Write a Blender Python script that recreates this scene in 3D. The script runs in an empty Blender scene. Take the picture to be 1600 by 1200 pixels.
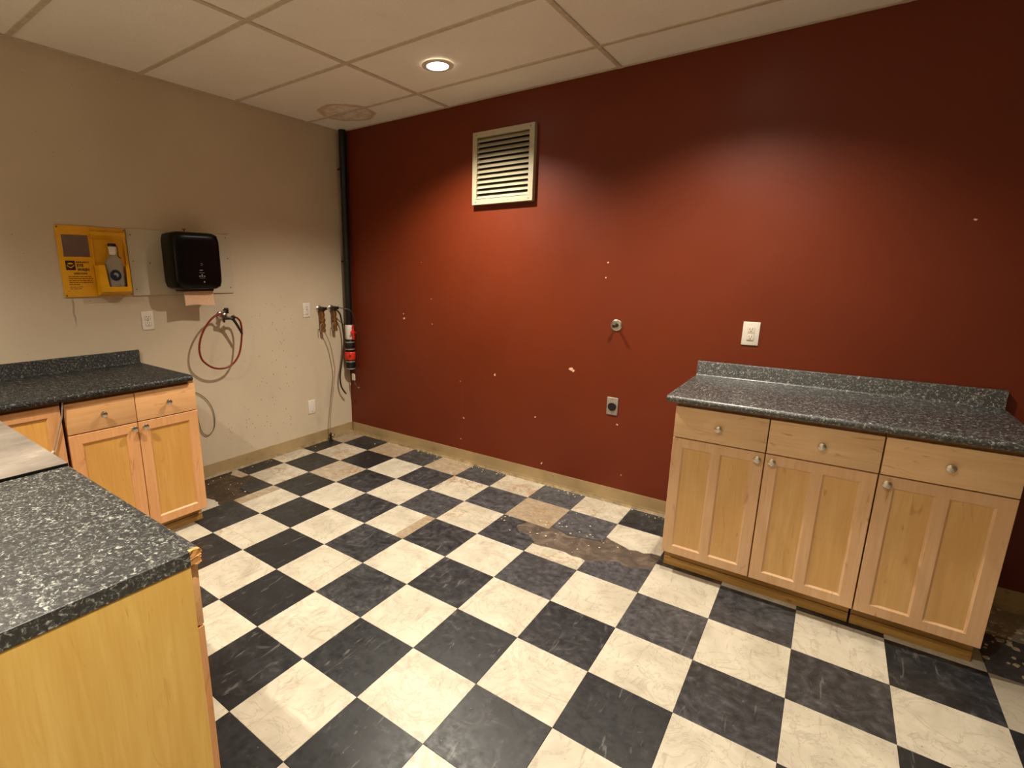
import bpy, bmesh, math, random
from mathutils import Vector, Matrix
random.seed(7)
PI = math.pi
scene = bpy.context.scene
COL = scene.collection

# ------------------------------------------------------------------ camera, world, exposure
cam_data = bpy.data.cameras.new('camera')
cam = bpy.data.objects.new('camera', cam_data)
COL.objects.link(cam)
scene.camera = cam
YAW, PITCH, ROLL = -0.6393, -0.2170, 0.0058
cy_, sy_ = math.cos(YAW), math.sin(YAW)
cp_, sp_ = math.cos(PITCH), math.sin(PITCH)
fwd = Vector((sy_*cp_, cy_*cp_, sp_))
rt0 = Vector((cy_, -sy_, 0))
up0 = rt0.cross(fwd)
rt = rt0*math.cos(ROLL) + up0*math.sin(ROLL)
up = -rt0*math.sin(ROLL) + up0*math.cos(ROLL)
m = Matrix.Identity(4)
for i in range(3):
    m[i][0] = rt[i]; m[i][1] = up[i]; m[i][2] = -fwd[i]
m.translation = Vector((2.696, -1.025, 1.476))
cam.matrix_world = m
cam_data.sensor_width = 36
cam_data.lens = 793.75/1600*36
cam_data.shift_x = 94.8/1600
cam_data.clip_start = 0.02

world = bpy.data.worlds.new('world')
scene.world = world
world.use_nodes = True
world.node_tree.nodes['Background'].inputs[0].default_value = (1, .9, .78, 1)
world.node_tree.nodes['Background'].inputs[1].default_value = 0.05

vs = scene.view_settings
vs.view_transform = 'Standard'
vs.look = 'None'
vs.gamma = 1
vs.use_curve_mapping = False
vs.exposure = 0.2

LAMP_COLOR = (1.0, 0.90, 0.74)
LAMP_W = 190.0
LAMP_SPREAD = 130
LAMP_BLEND = 0.95
SOFT_W = 9.0
# x, y, power factor: two rows of recessed ceiling lamps, then an added unseen pair for fill
LAMPS = [(0.74, 1.46, 1.15), (2.20, 1.32, 0.8), (0.60, -1.25, 1.2), (2.28, -0.80, 0.8), (0.74, -2.9, 1.2), (2.28, -2.9, 1.2)]

# ------------------------------------------------------------------ helpers
def S(h):
    h = h.lstrip('#')
    c = [int(h[i:i+2], 16)/255 for i in (0, 2, 4)]
    return tuple((v/12.92 if v <= .04045 else ((v+.055)/1.055)**2.4) for v in c) + (1,)

class NT:
    def __init__(self, name):
        self.m = bpy.data.materials.new(name)
        self.m.use_nodes = True
        self.t = self.m.node_tree
        self.b = self.t.nodes['Principled BSDF']
    def n(self, typ, **kw):
        nd = self.t.nodes.new(typ)
        for k, v in kw.items():
            setattr(nd, k, v)
        return nd
    def put(self, sock, v):
        if v is None: return
        if isinstance(v, bpy.types.NodeSocket):
            self.t.links.new(v, sock)
        else:
            sock.default_value = v
    def obj(self): return self.n('ShaderNodeTexCoord').outputs['Object']
    def pos(self): return self.n('ShaderNodeNewGeometry').outputs['Position']
    def rnd(self): return self.n('ShaderNodeObjectInfo').outputs['Random']
    def attr(self, name):
        return self.n('ShaderNodeAttribute', attribute_name=name, attribute_type='OBJECT').outputs['Fac']
    def map(self, vec, scale=(1, 1, 1), loc=(0, 0, 0), rot=(0, 0, 0)):
        nd = self.n('ShaderNodeMapping')
        self.put(nd.inputs['Vector'], vec)
        nd.inputs['Scale'].default_value = scale
        nd.inputs['Rotation'].default_value = rot
        self.put(nd.inputs['Location'], loc)
        return nd.outputs[0]
    def noise(self, vec, scale, detail=4, rough=.55, dist=0):
        nd = self.n('ShaderNodeTexNoise')
        self.put(nd.inputs['Vector'], vec)
        nd.inputs['Scale'].default_value = scale
        nd.inputs['Detail'].default_value = detail
        nd.inputs['Roughness'].default_value = rough
        nd.inputs['Distortion'].default_value = dist
        return nd.outputs['Fac']
    def noisec(self, vec, scale, detail=2):
        nd = self.n('ShaderNodeTexNoise')
        self.put(nd.inputs['Vector'], vec)
        nd.inputs['Scale'].default_value = scale
        nd.inputs['Detail'].default_value = detail
        return nd.outputs['Color']
    def voro(self, vec, scale, feature='F1', out='Distance'):
        nd = self.n('ShaderNodeTexVoronoi', feature=feature)
        self.put(nd.inputs['Vector'], vec)
        nd.inputs['Scale'].default_value = scale
        return nd.outputs[out]
    def ramp(self, fac, stops, interp='LINEAR'):
        nd = self.n('ShaderNodeValToRGB')
        nd.color_ramp.interpolation = interp
        self.put(nd.inputs[0], fac)
        e = nd.color_ramp.elements
        while len(e) < len(stops): e.new(.5)
        for el, (p, c) in zip(e, stops):
            el.position = p
            el.color = c if isinstance(c, tuple) else (c, c, c, 1)
        return nd.outputs[0]
    def mth(self, op, a, b=None, c=None, clamp=False):
        nd = self.n('ShaderNodeMath', operation=op, use_clamp=clamp)
        self.put(nd.inputs[0], a); self.put(nd.inputs[1], b)
        if c is not None: self.put(nd.inputs[2], c)
        return nd.outputs[0]
    def vm(self, op, a, b=None):
        nd = self.n('ShaderNodeVectorMath', operation=op)
        self.put(nd.inputs[0], a); self.put(nd.inputs[1], b)
        return nd.outputs['Value' if op in ('LENGTH', 'DISTANCE') else 'Vector']
    def mix(self, f, a, b, blend='MIX'):
        nd = self.n('ShaderNodeMix', data_type='RGBA', blend_type=blend)
        self.put(nd.inputs['Factor'], f); self.put(nd.inputs['A'] if False else nd.inputs[6], a); self.put(nd.inputs[7], b)
        return nd.outputs[2]
    def sep(self, v):
        nd = self.n('ShaderNodeSeparateXYZ'); self.put(nd.inputs[0], v)
        return nd.outputs
    def step(self, v, lo, hi):
        nd = self.n('ShaderNodeMapRange', interpolation_type='SMOOTHSTEP')
        self.put(nd.inputs[0], v)
        nd.inputs[1].default_value = lo; nd.inputs[2].default_value = hi
        return nd.outputs[0]
    def bump(self, h, strength=.2, dist=.001):
        nd = self.n('ShaderNodeBump')
        self.put(nd.inputs['Height'], h)
        nd.inputs['Strength'].default_value = strength
        nd.inputs['Distance'].default_value = dist
        self.t.links.new(nd.outputs[0], self.b.inputs['Normal'])
    def set(self, color=None, rough=None, metal=None, spec=None):
        self.put(self.b.inputs['Base Color'], color)
        self.put(self.b.inputs['Roughness'], rough)
        self.put(self.b.inputs['Metallic'], metal)
        self.put(self.b.inputs['Specular IOR Level'], spec)
        return self

def varied(name, hexa, rough=.5, metal=0, amt=.12, scale=30, spec=.5, bump=0):
    """plain coloured material with slight mottling"""
    k = NT(name)
    c = S(hexa)
    f = k.noise(k.obj(), scale, 3)
    lo = tuple(v*(1-amt) for v in c[:3])+(1,)
    hi = tuple(min(1, v*(1+amt)) for v in c[:3])+(1,)
    k.set(k.ramp(f, [(.3, lo), (.7, hi)]), rough, metal, spec)
    if bump: k.bump(f, bump, .001)
    return k.m

def wood(name, light, dark, fleck, axis='z', rough=.38, blotch=.5):
    k = NT(name)
    off = k.vm('SCALE', k.n('ShaderNodeCombineXYZ').outputs[0])
    r = k.rnd()
    comb = k.n('ShaderNodeCombineXYZ')
    for i in range(3): k.put(comb.inputs[i], k.mth('MULTIPLY', r, 7.3+3.1*i))
    v = k.vm('ADD', k.obj(), comb.outputs[0])
    sc = {'x': (.06, 1, 1), 'y': (1, .06, 1), 'z': (1, 1, .06)}[axis]
    sc2 = {'x': (.25, 1, 1), 'y': (1, .25, 1), 'z': (1, 1, .25)}[axis]
    grain = k.noise(k.map(v, sc), 60, 5, .6, .6)
    broad = k.noise(k.map(v, sc2), 7, 3, .5, 1.2)
    col = k.mix(k.ramp(grain, [(.3, 0.0), (.75, 1.0)]), S(light), S(dark))
    col = k.mix(k.mth('MULTIPLY', k.ramp(broad, [(.4, 0.0), (.72, 1.0)]), blotch), col, S(dark))
    fl = k.noise(k.map(v, tuple(.2 if s < 1 else 1 for s in sc)), 22, 3, .5, 2.0)
    col = k.mix(k.mth('MULTIPLY', k.step(fl, .62, .74), .6), col, S(fleck))
    tone = k.mth('MULTIPLY_ADD', r, .16, .92)
    col = k.mix(1.0, col, k.n('ShaderNodeCombineColor').outputs[0], 'MIX') if False else col
    hs = k.n('ShaderNodeHueSaturation')
    k.put(hs.inputs['Value'], tone); k.put(hs.inputs['Color'], col)
    k.set(hs.outputs[0], rough, 0, .45)
    k.bump(grain, .08, .001)
    return k.m

M = {}
M['maple_v'] = wood('maple_stile', '#e4bf98', '#d8ab7c', '#b67e4c', 'z')
M['maple_h'] = wood('maple_drawer', '#e9c89c', '#dcb384', '#b07645', 'x')
M['maple_panel'] = wood('maple_panel', '#dfb87c', '#d1a263', '#b58044', 'z', .36, .7)
M['maple_ply'] = wood('maple_plywood', '#edc871', '#dcae55', '#c4943c', 'z', .34, .8)
M['amber_v'] = wood('amber_maple_stile', '#dfaa76', '#d0955f', '#a86c38', 'z')
M['amber_h'] = wood('amber_maple_drawer', '#e6b782', '#d8a26c', '#a4673a', 'x')
M['amber_panel'] = wood('amber_maple_panel', '#dfab5e', '#d09a4a', '#b07c36', 'z', .36, .7)
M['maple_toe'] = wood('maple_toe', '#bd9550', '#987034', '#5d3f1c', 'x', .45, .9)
M['carcass'] = wood('maple_carcass', '#a87446', '#8d5c32', '#70431f', 'z', .5)

def laminate(name='granite_laminate', shaded=False):
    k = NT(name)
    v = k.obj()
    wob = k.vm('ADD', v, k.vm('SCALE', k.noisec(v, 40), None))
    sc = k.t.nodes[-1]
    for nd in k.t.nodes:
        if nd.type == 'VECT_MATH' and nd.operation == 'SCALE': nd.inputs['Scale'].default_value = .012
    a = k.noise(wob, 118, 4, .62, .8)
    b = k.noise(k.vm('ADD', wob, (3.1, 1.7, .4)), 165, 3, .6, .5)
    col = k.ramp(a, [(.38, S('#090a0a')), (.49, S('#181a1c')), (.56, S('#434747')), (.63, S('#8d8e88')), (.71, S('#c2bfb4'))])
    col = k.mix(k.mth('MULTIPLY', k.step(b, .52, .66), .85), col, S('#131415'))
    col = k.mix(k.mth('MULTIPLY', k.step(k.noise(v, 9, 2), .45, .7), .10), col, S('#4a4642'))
    if shaded: col = k.mix(.45, col, S('#1c1a18'))  # left worktop: same laminate with its shade mixed into the colour
    k.set(col, k.ramp(k.noise(v, 60, 3), [(.3, .46), (.7, .60)]), 0, 1.0 if not shaded else .35)
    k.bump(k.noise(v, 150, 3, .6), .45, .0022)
    k.b.inputs['Coat Weight'].default_value = .0 if shaded else .5
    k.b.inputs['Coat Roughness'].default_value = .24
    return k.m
M['laminate'] = laminate()
M['laminate_shaded'] = laminate('shaded_granite_laminate', True)

def board_mat():
    k = NT('scuffed_panel')
    v = k.obj()
    a = k.noise(k.map(v, (2.2, 1, 1), rot=(0, 0, .5)), 5, 5, .6)
    col = k.ramp(a, [(.3, S('#756d65')), (.6, S('#958b80')), (.75, S('#b8ad9f'))])
    col = k.mix(k.mth('MULTIPLY', k.step(k.noise(k.map(v, (4, 1, 1)), 14, 4, .7), .62, .7), .5), col, S('#3b3633'))
    k.set(col, .38, 0, .5)
    k.bump(a, .1, .001)
    return k.m
M['board'] = board_mat()

def spots_mask(k, v, spots, soft=.35):
    """max over small irregular spots (cx, cy, cz, radius)"""
    out = None
    wob = k.vm('ADD', v, k.vm('MULTIPLY', k.vm('SUBTRACT', k.noisec(v, 55, 3), (.5, .5, .5)), (.022, .022, .022)))
    for (x, y, z, r) in spots:
        d = k.vm('DISTANCE', wob, (x, y, z))
        f = k.step(d, r, r*(1-soft))
        # MapRange with inverted range
        out = f if out is None else k.mth('MAXIMUM', out, f)
    return out

def red_wall():
    k = NT('red_eggshell_paint')
    v = k.pos()
    n1 = k.noise(v, 1.6, 3)
    col = k.ramp(n1, [(.3, S('#66250c')), (.7, S('#6e290e'))])
    Y = 2.10
    chips = [(1.359, .852, .014), (1.375, .845, .010), (1.558, 1.539, .006), (1.551, 1.449, .006), (.77, .742, .009), (.075, 1.549, .005),
             (-.114, 1.102, .009), (-.12, 1.14, .006), (.495, .363, .006), (.173, 1.269, .005), (.181, 1.075, .005), (.458, .652, .005),
             (1.111, .478, .008), (1.178, .148, .007), (1.69, .53, .006), (1.743, .201, .005), (3.131, 1.707, .006), (.469, .188, .005)]
    msk = spots_mask(k, v, [(x, Y, z, r) for x, z, r in chips])
    fine = k.mth('MULTIPLY', k.step(k.noise(k.map(v, (1, 1, 1)), 38, 2, .5), .755, .775), .4)
    low = k.step(k.sep(v)[2], 1.2, .2)
    msk2 = k.mth('MULTIPLY', fine, low)
    col = k.mix(msk2, col, S('#84401f'))
    # vertical seam of the wall board, faintly lighter
    x = k.sep(v)[0]
    seam = k.mth('MULTIPLY', k.step(k.mth('ABSOLUTE', k.mth('SUBTRACT', x, k.mth('MULTIPLY_ADD', k.noise(v, 5), .01, .475))), .004, .001), .35)
    seam = k.mth('MULTIPLY', seam, k.step(k.sep(v)[2], .8, .5))
    col = k.mix(seam, col, S('#84401f'))
    col = k.mix(msk, col, S('#e0b79a'))
    k.set(col, k.ramp(k.noise(v, 4, 2), [(.3, .42), (.7, .5)]), 0, .35)
    k.bump(k.noise(v, 220, 2), .12, .0008)
    return k.m
M['red'] = red_wall()

def beige_wall():
    k = NT('beige_paint')
    v = k.pos()
    col = k.ramp(k.noise(v, 1.8, 4), [(.3, S('#c4b49c')), (.7, S('#cdbea6'))])
    X = -.787
    sx = k.sep(v)
    # brown splashes between the hose and the corner, as dried specks
    def zone(cyy, cz, ry, rz):
        a = k.mth('DIVIDE', k.mth('SUBTRACT', sx[1], cyy), ry)
        b = k.mth('DIVIDE', k.mth('SUBTRACT', sx[2], cz), rz)
        r = k.mth('SQRT', k.mth('ADD', k.mth('MULTIPLY', a, a), k.mth('MULTIPLY', b, b)))
        return k.step(r, 1.0, .3)
    z1 = k.mth('MAXIMUM', zone(1.33, .85, .30, .65), zone(1.2, .35, .5, .35))
    sp = k.step(k.voro(k.map(v, (1, 1, .6)), 42), .17, .10)
    gate = k.step(k.noise(v, 17, 2), .42, .52)
    sp = k.mth('MULTIPLY', k.mth('MULTIPLY', sp, gate), z1)
    sp = k.mth('MULTIPLY', sp, .95)
    col = k.mix(sp, col, S('#7a5334'))
    sp2 = k.mth('MULTIPLY', k.step(k.voro(v, 19), .07, .04), k.mth('MULTIPLY', k.step(k.noise(v, 6, 2), .5, .6), .6))
    col = k.mix(sp2, col, S('#6d5a45'))
    smear = k.mth('MULTIPLY', k.step(k.noise(k.map(v, (1, 1, .35)), 5, 4, .6), .52, .75), k.mth('MULTIPLY', k.step(sx[2], 1.1, .1), .35))
    col = k.mix(smear, col, S('#8d8270'))
    # drip under the eye wash station
    d = k.mth('ABSOLUTE', k.mth('SUBTRACT', sx[1], k.mth('MULTIPLY_ADD', k.noise(v, 9), .03, .020)))
    drip = k.mth('MULTIPLY', k.step(d, .008, .002), k.mth('MULTIPLY', k.step(sx[2], 1.14, 1.2), k.step(sx[2], 1.33, 1.3)))
    col = k.mix(k.mth('MULTIPLY', drip, .55), col, S('#7b6a55'))
    k.set(col, .6, 0, .3)
    k.bump(k.noise(v, 180, 2), .1, .0008)
    return k.m
M['beige'] = beige_wall()

def floor_tile(kind):
    k = NT(kind + '_vinyl_tile')
    r = k.rnd()
    comb = k.n('ShaderNodeCombineXYZ')
    k.put(comb.inputs[2], k.mth('MULTIPLY', r, 30))
    v = k.vm('ADD', k.pos(), comb.outputs[0])
    dirt = k.attr('dirt'); scuff = k.attr('scuff')
    cloud = k.noise(v, 5, 5, .6, 1.0)
    fine = k.noise(v, 34, 5, .65)
    swirl = k.noise(v, 7, 6, .7, 2.6)
    strk = k.noise(k.map(v, (1, .16, 1), rot=(0, 0, .7)), 34, 4, .6, 1.2)
    if kind == 'white':
        col = k.ramp(cloud, [(.25, S('#a89f8e')), (.55, S('#c2baa8')), (.8, S('#cfc7b6'))])
        vein = k.step(k.mth('ABSOLUTE', k.mth('SUBTRACT', k.noise(v, 6, 4, .6, 1.8), .5)), .03, .0)
        col = k.mix(k.mth('MULTIPLY', vein, .28), col, S('#7d705c'))
        speck = k.step(k.voro(v, 34), .12, .06)
        col = k.mix(k.mth('MULTIPLY', k.mth('MULTIPLY', speck, k.step(fine, .5, .6)), .6), col, S('#4a3f33'))
        stk = k.mth('MULTIPLY', k.step(strk, .58, .72), .45)
        col = k.mix(stk, col, S('#8b8070'))
        grime = k.step(k.mth('ADD', k.mth('MULTIPLY_ADD', swirl, .8, -.4), dirt), .35, .85)
        col = k.mix(k.mth('MULTIPLY', grime, .72), col, k.ramp(fine, [(.35, S('#6e5a42')), (.65, S('#a08260'))]))
        rv = k.mth('MULTIPLY', k.step(k.mth('ABSOLUTE', k.mth('SUBTRACT', k.noise(v, 5, 6, .7, .5), .5)), .035, .0), k.step(k.noise(k.vm('ADD', v, (4, 2, 1)), 6, 3), .42, .62))
        rv = k.mth('MULTIPLY', k.mth('MULTIPLY', rv, k.step(dirt, .12, .4)), .75)
        col = k.mix(rv, col, S('#96683c'))
        dark = k.step(k.mth('ADD', k.mth('MULTIPLY_ADD', k.noise(v, 9, 5, .7, 1.5), 1.2, -.6), scuff), .45, .75)
        col = k.mix(k.mth('MULTIPLY', dark, .55), col, S('#7c705f'))
    else:
        col = k.ramp(cloud, [(.3, S('#17181a')), (.6, S('#222427')), (.8, S('#2c2e31'))])
        vein = k.step(swirl, .58, .74)
        col = k.mix(k.mth('MULTIPLY', vein, .35), col, S('#5b5c5c'))
        speck = k.step(k.voro(v, 40), .10, .05)
        col = k.mix(k.mth('MULTIPLY', k.mth('MULTIPLY', speck, k.step(fine, .52, .62)), .6), col, S('#87847c'))
        stk = k.mth('MULTIPLY', k.step(strk, .61, .72), .5)
        col = k.mix(stk, col, S('#72706b'))
        haze = k.step(k.mth('ADD', k.mth('MULTIPLY_ADD', swirl, 1.1, -.55), scuff), .25, .95)
        col = k.mix(k.mth('MULTIPLY', haze, .6), col, k.ramp(fine, [(.35, S('#474849')), (.7, S('#77757a'))]))
        grime = k.step(k.mth('ADD', k.mth('MULTIPLY_ADD', k.noise(v, 8, 5, .7, 1.2), 1.0, -.5), dirt), .5, .8)
        col = k.mix(k.mth('MULTIPLY', grime, .8), col, k.ramp(fine, [(.35, S('#3a2c20')), (.62, S('#6a5440'))]))
    k.set(col, k.ramp(fine, [(.3, .30), (.7, .50)]), 0, .45)
    k.bump(fine, .10, .001)
    return k.m
M['white_tile'] = floor_tile('white')
M['black_tile'] = floor_tile('black')

def subfloor():
    k = NT('subfloor_adhesive')
    v = k.pos()
    a = k.noise(v, 9, 6, .7, 1.2)
    colL = k.ramp(a, [(.3, S('#241c15')), (.5, S('#3a2d21')), (.62, S('#524130')), (.75, S('#77644d'))])
    colR = k.ramp(a, [(.3, S('#3b332c')), (.5, S('#564a40')), (.62, S('#6d5f52')), (.75, S('#8d7e70'))])
    col = k.mix(k.step(k.sep(v)[0], .2, .8), colL, colR)
    sp = k.step(k.voro(v, 45), .16, .08)
    col = k.mix(k.mth('MULTIPLY', k.mth('MULTIPLY', sp, k.step(k.noise(v, 14, 2), .5, .6)), .8), col, S('#c9bca6'))
    rust = k.step(k.noise(v, 15, 5, .7), .60, .72)
    col = k.mix(k.mth('MULTIPLY', rust, .4), col, S('#7d5232'))
    k.set(col, .6, 0, .4)
    k.bump(a, .5, .002)
    return k.m
M['subfloor'] = subfloor()

def ceiling_mat():
    k = NT('acoustic_ceiling')
    v = k.pos()
    col = k.ramp(k.noise(v, 3, 3), [(.3, S('#f0e9dc')), (.7, S('#f5efe4'))])
    pits = k.step(k.noise(v, 160, 2), .62, .7)
    col = k.mix(k.mth('MULTIPLY', pits, .25), col, S('#9a8c78'))
    wob = k.vm('ADD', v, k.vm('MULTIPLY', k.vm('SUBTRACT', k.noisec(v, 9, 4), (.5, .5, .5)), (.09, .09, 0)))
    d = k.vm('DISTANCE', k.vm('MULTIPLY', wob, (1, 1, 0)), (-.355, 1.775, 0))
    ring = k.mth('MULTIPLY', k.step(d, .14, .19), k.step(d, .215, .2))
    inner = k.mth('MULTIPLY', k.step(d, .21, .19), .35)
    patch = k.mth('MULTIPLY', k.step(k.noise(v, 16, 4, .6), .4, .65), inner)
    col = k.mix(k.mth('MAXIMUM', k.mth('MULTIPLY', ring, .7), k.mth('ADD', patch, k.mth('MULTIPLY', inner, .5))), col, S('#c09a6c'))
    k.set(col, .85, 0, .2)
    k.bump(k.noise(v, 140, 3), .35, .002)
    return k.m
M['ceiling'] = ceiling_mat()
M['tbar'] = varied('ceiling_grid_paint', '#cbbda6', .5)
M['base_vinyl'] = None
def base_mat():
    k = NT('tan_vinyl_base')
    v = k.pos()
    col = k.ramp(k.noise(v, 6, 4), [(.3, S('#9c855f')), (.7, S('#ad966e'))])
    low = k.step(k.sep(v)[2], .035, .0)
    col = k.mix(k.mth('MULTIPLY', low, k.ramp(k.noise(v, 18, 5, .7), [(.35, 0.1), (.65, .85)])), col, S('#4b3b28'))
    sm = k.step(k.noise(v, 13, 5, .7), .62, .7)
    col = k.mix(k.mth('MULTIPLY', sm, .5), col, S('#5a4a36'))
    k.set(col, .5, 0, .4)
    return k.m
M['base_vinyl'] = base_mat()
M['plastic_white'] = varied('white_plastic', '#ddd6cb', .35, 0, .03)
M['slot'] = varied('dark_slot', '#1a1714', .6)
M['chrome'] = varied('brushed_chrome', '#c9c5bc', .28, 1, .06)
M['nickel'] = varied('satin_nickel', '#d5d0c6', .24, 1, .04)
M['steel'] = varied('galvanised_steel', '#a8a59c', .42, .6, .1)
M['dark_metal'] = varied('dark_metal', '#3a342c', .4, .7, .2)
M['brass'] = varied('brass', '#9a7040', .38, .85, .3, 80)
M['vent'] = varied('almond_vent_paint', '#aea48b', .42, 0, .05)
M['vent_dark'] = varied('vent_void', '#0c0a08', .9)
M['screw'] = varied('screw_head', '#76705f', .4, .7)
M['yellow'] = varied('yellow_plastic', '#e3a50d', .38, 0, .07, 14)
M['ink'] = varied('dark_ink', '#2a1426', .6)
M['ink_brown'] = varied('brown_ink', '#6b3c10', .6)
M['cap_white'] = varied('white_cap', '#e4ddd0', .4, 0, .03)
M['black_gloss'] = varied('black_gloss_plastic', '#040404', .30, 0, .05, 30, .22)
M['black'] = varied('black_plastic', '#0e0e0e', .42, 0, .1)
M['pale_mark'] = varied('pale_print', '#7d7d7d', .6)
M['paper'] = varied('kraft_paper', '#dcb492', .85, 0, .06, 60, .2)
M['white_board'] = varied('pale_grey_board', '#c2b8a2', .5, 0, .05, 5)
M['hose'] = varied('oxblood_rubber', '#7a1c10', .38, 0, .15)
M['tube_grey'] = varied('grey_tube', '#97866c', .45, 0, .1)
M['tube_dark'] = varied('dark_tube', '#2c221a', .42, 0, .15)
M['red_plastic'] = varied('red_plastic', '#d5301c', .35, 0, .05)
M['tag'] = varied('white_tag', '#d8cdbb', .6, 0, .04)
M['core'] = varied('chipboard_core', '#cf9a5c', .8, 0, .22, 120, .2, .6)
M['label_blue'] = varied('dark_blue_label', '#12233a', .4)
M['label_grey'] = varied('grey_label', '#8b9694', .5)
M['cable'] = varied('thin_cable_jacket', '#6e6748', .5, 0, .1)
M['debris'] = varied('chips_of_paint', '#c4b59b', .8, 0, .3, 90)

def mirror_mat():
    k = NT('mirror_tint')
    v = k.obj()
    k.set(k.ramp(k.noise(v, 20, 3), [(.3, S('#b4a7a2')), (.7, S('#c2b4ae'))]), .28, 1)
    return k.m
M['mirror'] = mirror_mat()
def bottle_mat():
    k = NT('clear_bottle_plastic')
    k.set(k.ramp(k.noise(k.obj(), 20, 3), [(.3, S('#c4c0b0')), (.7, S('#d2cdbd'))]), .22, 0, .5)
    k.b.inputs['Transmission Weight'].default_value = .55
    k.b.inputs['IOR'].default_value = 1.2
    return k.m
M['bottle'] = bottle_mat()
def lens_mat():
    k = NT('lamp_lens')
    k.set(S('#ffffff'), .4)
    f = k.noise(k.obj(), 8, 1)
    k.put(k.b.inputs['Emission Color'], k.ramp(f, [(.2, LAMP_COLOR+(1,)), (.8, LAMP_COLOR+(1,))]))
    k.b.inputs['Emission Strength'].default_value = 14
    return k.m
M['lens'] = lens_mat()

# --- mesh builder
class MB:
    def __init__(self): self.b = bmesh.new()
    def box(self, x0, x1, y0, y1, z0, z1, bev=0, seg=2):
        r = bmesh.ops.create_cube(self.b, size=1)
        vs_ = r['verts']
        for v in vs_:
            v.co = Vector(((x0+x1)/2+v.co.x*(x1-x0), (y0+y1)/2+v.co.y*(y1-y0), (z0+z1)/2+v.co.z*(z1-z0)))
        if bev:
            es = list({e for v in vs_ for e in v.link_edges})
            bmesh.ops.bevel(self.b, geom=es, offset=bev, segments=seg, affect='EDGES', profile=.5)
        return self
    def lathe(self, prof, org=(0, 0, 0), axis=(0, 0, 1), n=24, close=True):
        """prof: (radius, distance along axis)"""
        a = Vector(axis).normalized()
        u = a.orthogonal().normalized(); w = a.cross(u)
        o = Vector(org); rings = []
        for r, h in prof:
            if r < 1e-6: rings.append([self.b.verts.new(o+a*h)])
            else: rings.append([self.b.verts.new(o+a*h+(u*math.cos(t)+w*math.sin(t))*r) for t in [2*PI*i/n for i in range(n)]])
        for A, B in zip(rings, rings[1:]):
            for i in range(n):
                j = (i+1) % n
                if len(A) == 1 and len(B) == 1: continue
                if len(A) == 1: self.b.faces.new((A[0], B[j], B[i]))
                elif len(B) == 1: self.b.faces.new((A[i], A[j], B[0]))
                else: self.b.faces.new((A[i], A[j], B[j], B[i]))
        if close:
            if len(rings[0]) > 1: self.b.faces.new(list(reversed(rings[0])))
            if len(rings[-1]) > 1: self.b.faces.new(rings[-1])
        return self
    def tube(self, pts, r, n=10, smooth=4):
        P = [Vector(p) for p in pts]
        if smooth > 1 and len(P) > 2:      # Catmull-Rom
            Q = []
            for i in range(len(P)-1):
                p0 = P[max(i-1, 0)]; p1 = P[i]; p2 = P[i+1]; p3 = P[min(i+2, len(P)-1)]
                for s in range(smooth):
                    t = s/smooth
                    Q.append(.5*((2*p1)+(p2-p0)*t+(2*p0-5*p1+4*p2-p3)*t*t+(3*p1-p0-3*p2+p3)*t**3))
            Q.append(P[-1]); P = Q
        rings = []; prev = None
        for i, p in enumerate(P):
            d = (P[min(i+1, len(P)-1)]-P[max(i-1, 0)]).normalized()
            u = d.orthogonal().normalized() if prev is None else (prev-d*prev.dot(d)).normalized()
            prev = u; w = d.cross(u)
            rr = r if not callable(r) else r(i/(len(P)-1))
            rings.append([self.b.verts.new(p+(u*math.cos(2*PI*k/n)+w*math.sin(2*PI*k/n))*rr) for k in range(n)])
        for A, B in zip(rings, rings[1:]):
            for k in range(n):
                self.b.faces.new((A[k], A[(k+1) % n], B[(k+1) % n], B[k]))
        self.b.faces.new(list(reversed(rings[0]))); self.b.faces.new(rings[-1])
        return self
    def prism(self, poly, vec):
        """extrude a polygon (list of 3D points) by vec"""
        A = [self.b.verts.new(Vector(p)) for p in poly]
        B = [self.b.verts.new(Vector(p)+Vector(vec)) for p in poly]
        self.b.faces.new(A); self.b.faces.new(list(reversed(B)))
        n = len(A)
        for i in range(n):
            self.b.faces.new((A[i], B[i], B[(i+1) % n], A[(i+1) % n]))
        return self
    def quad(self, *pts):
        self.b.faces.new([self.b.verts.new(Vector(p)) for p in pts]); return self
    def mesh(self, name, mat, smooth=True):
        bmesh.ops.recalc_face_normals(self.b, faces=self.b.faces[:])
        me = bpy.data.meshes.new(name)
        self.b.to_mesh(me); self.b.free()
        for mm in (mat if isinstance(mat, list) else [mat]): me.materials.append(mm)
        if smooth:
            me.polygons.foreach_set('use_smooth', [True]*len(me.polygons))
            try: me.set_sharp_from_angle(angle=math.radians(38))
            except Exception: pass
        return me
    def build(self, name, mat, parent=None, loc=None, smooth=True):
        o = bpy.data.objects.new(name, self.mesh(name, mat, smooth))
        COL.objects.link(o)
        if parent is not None: o.parent = parent
        if loc is not None: o.location = loc
        return o

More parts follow.
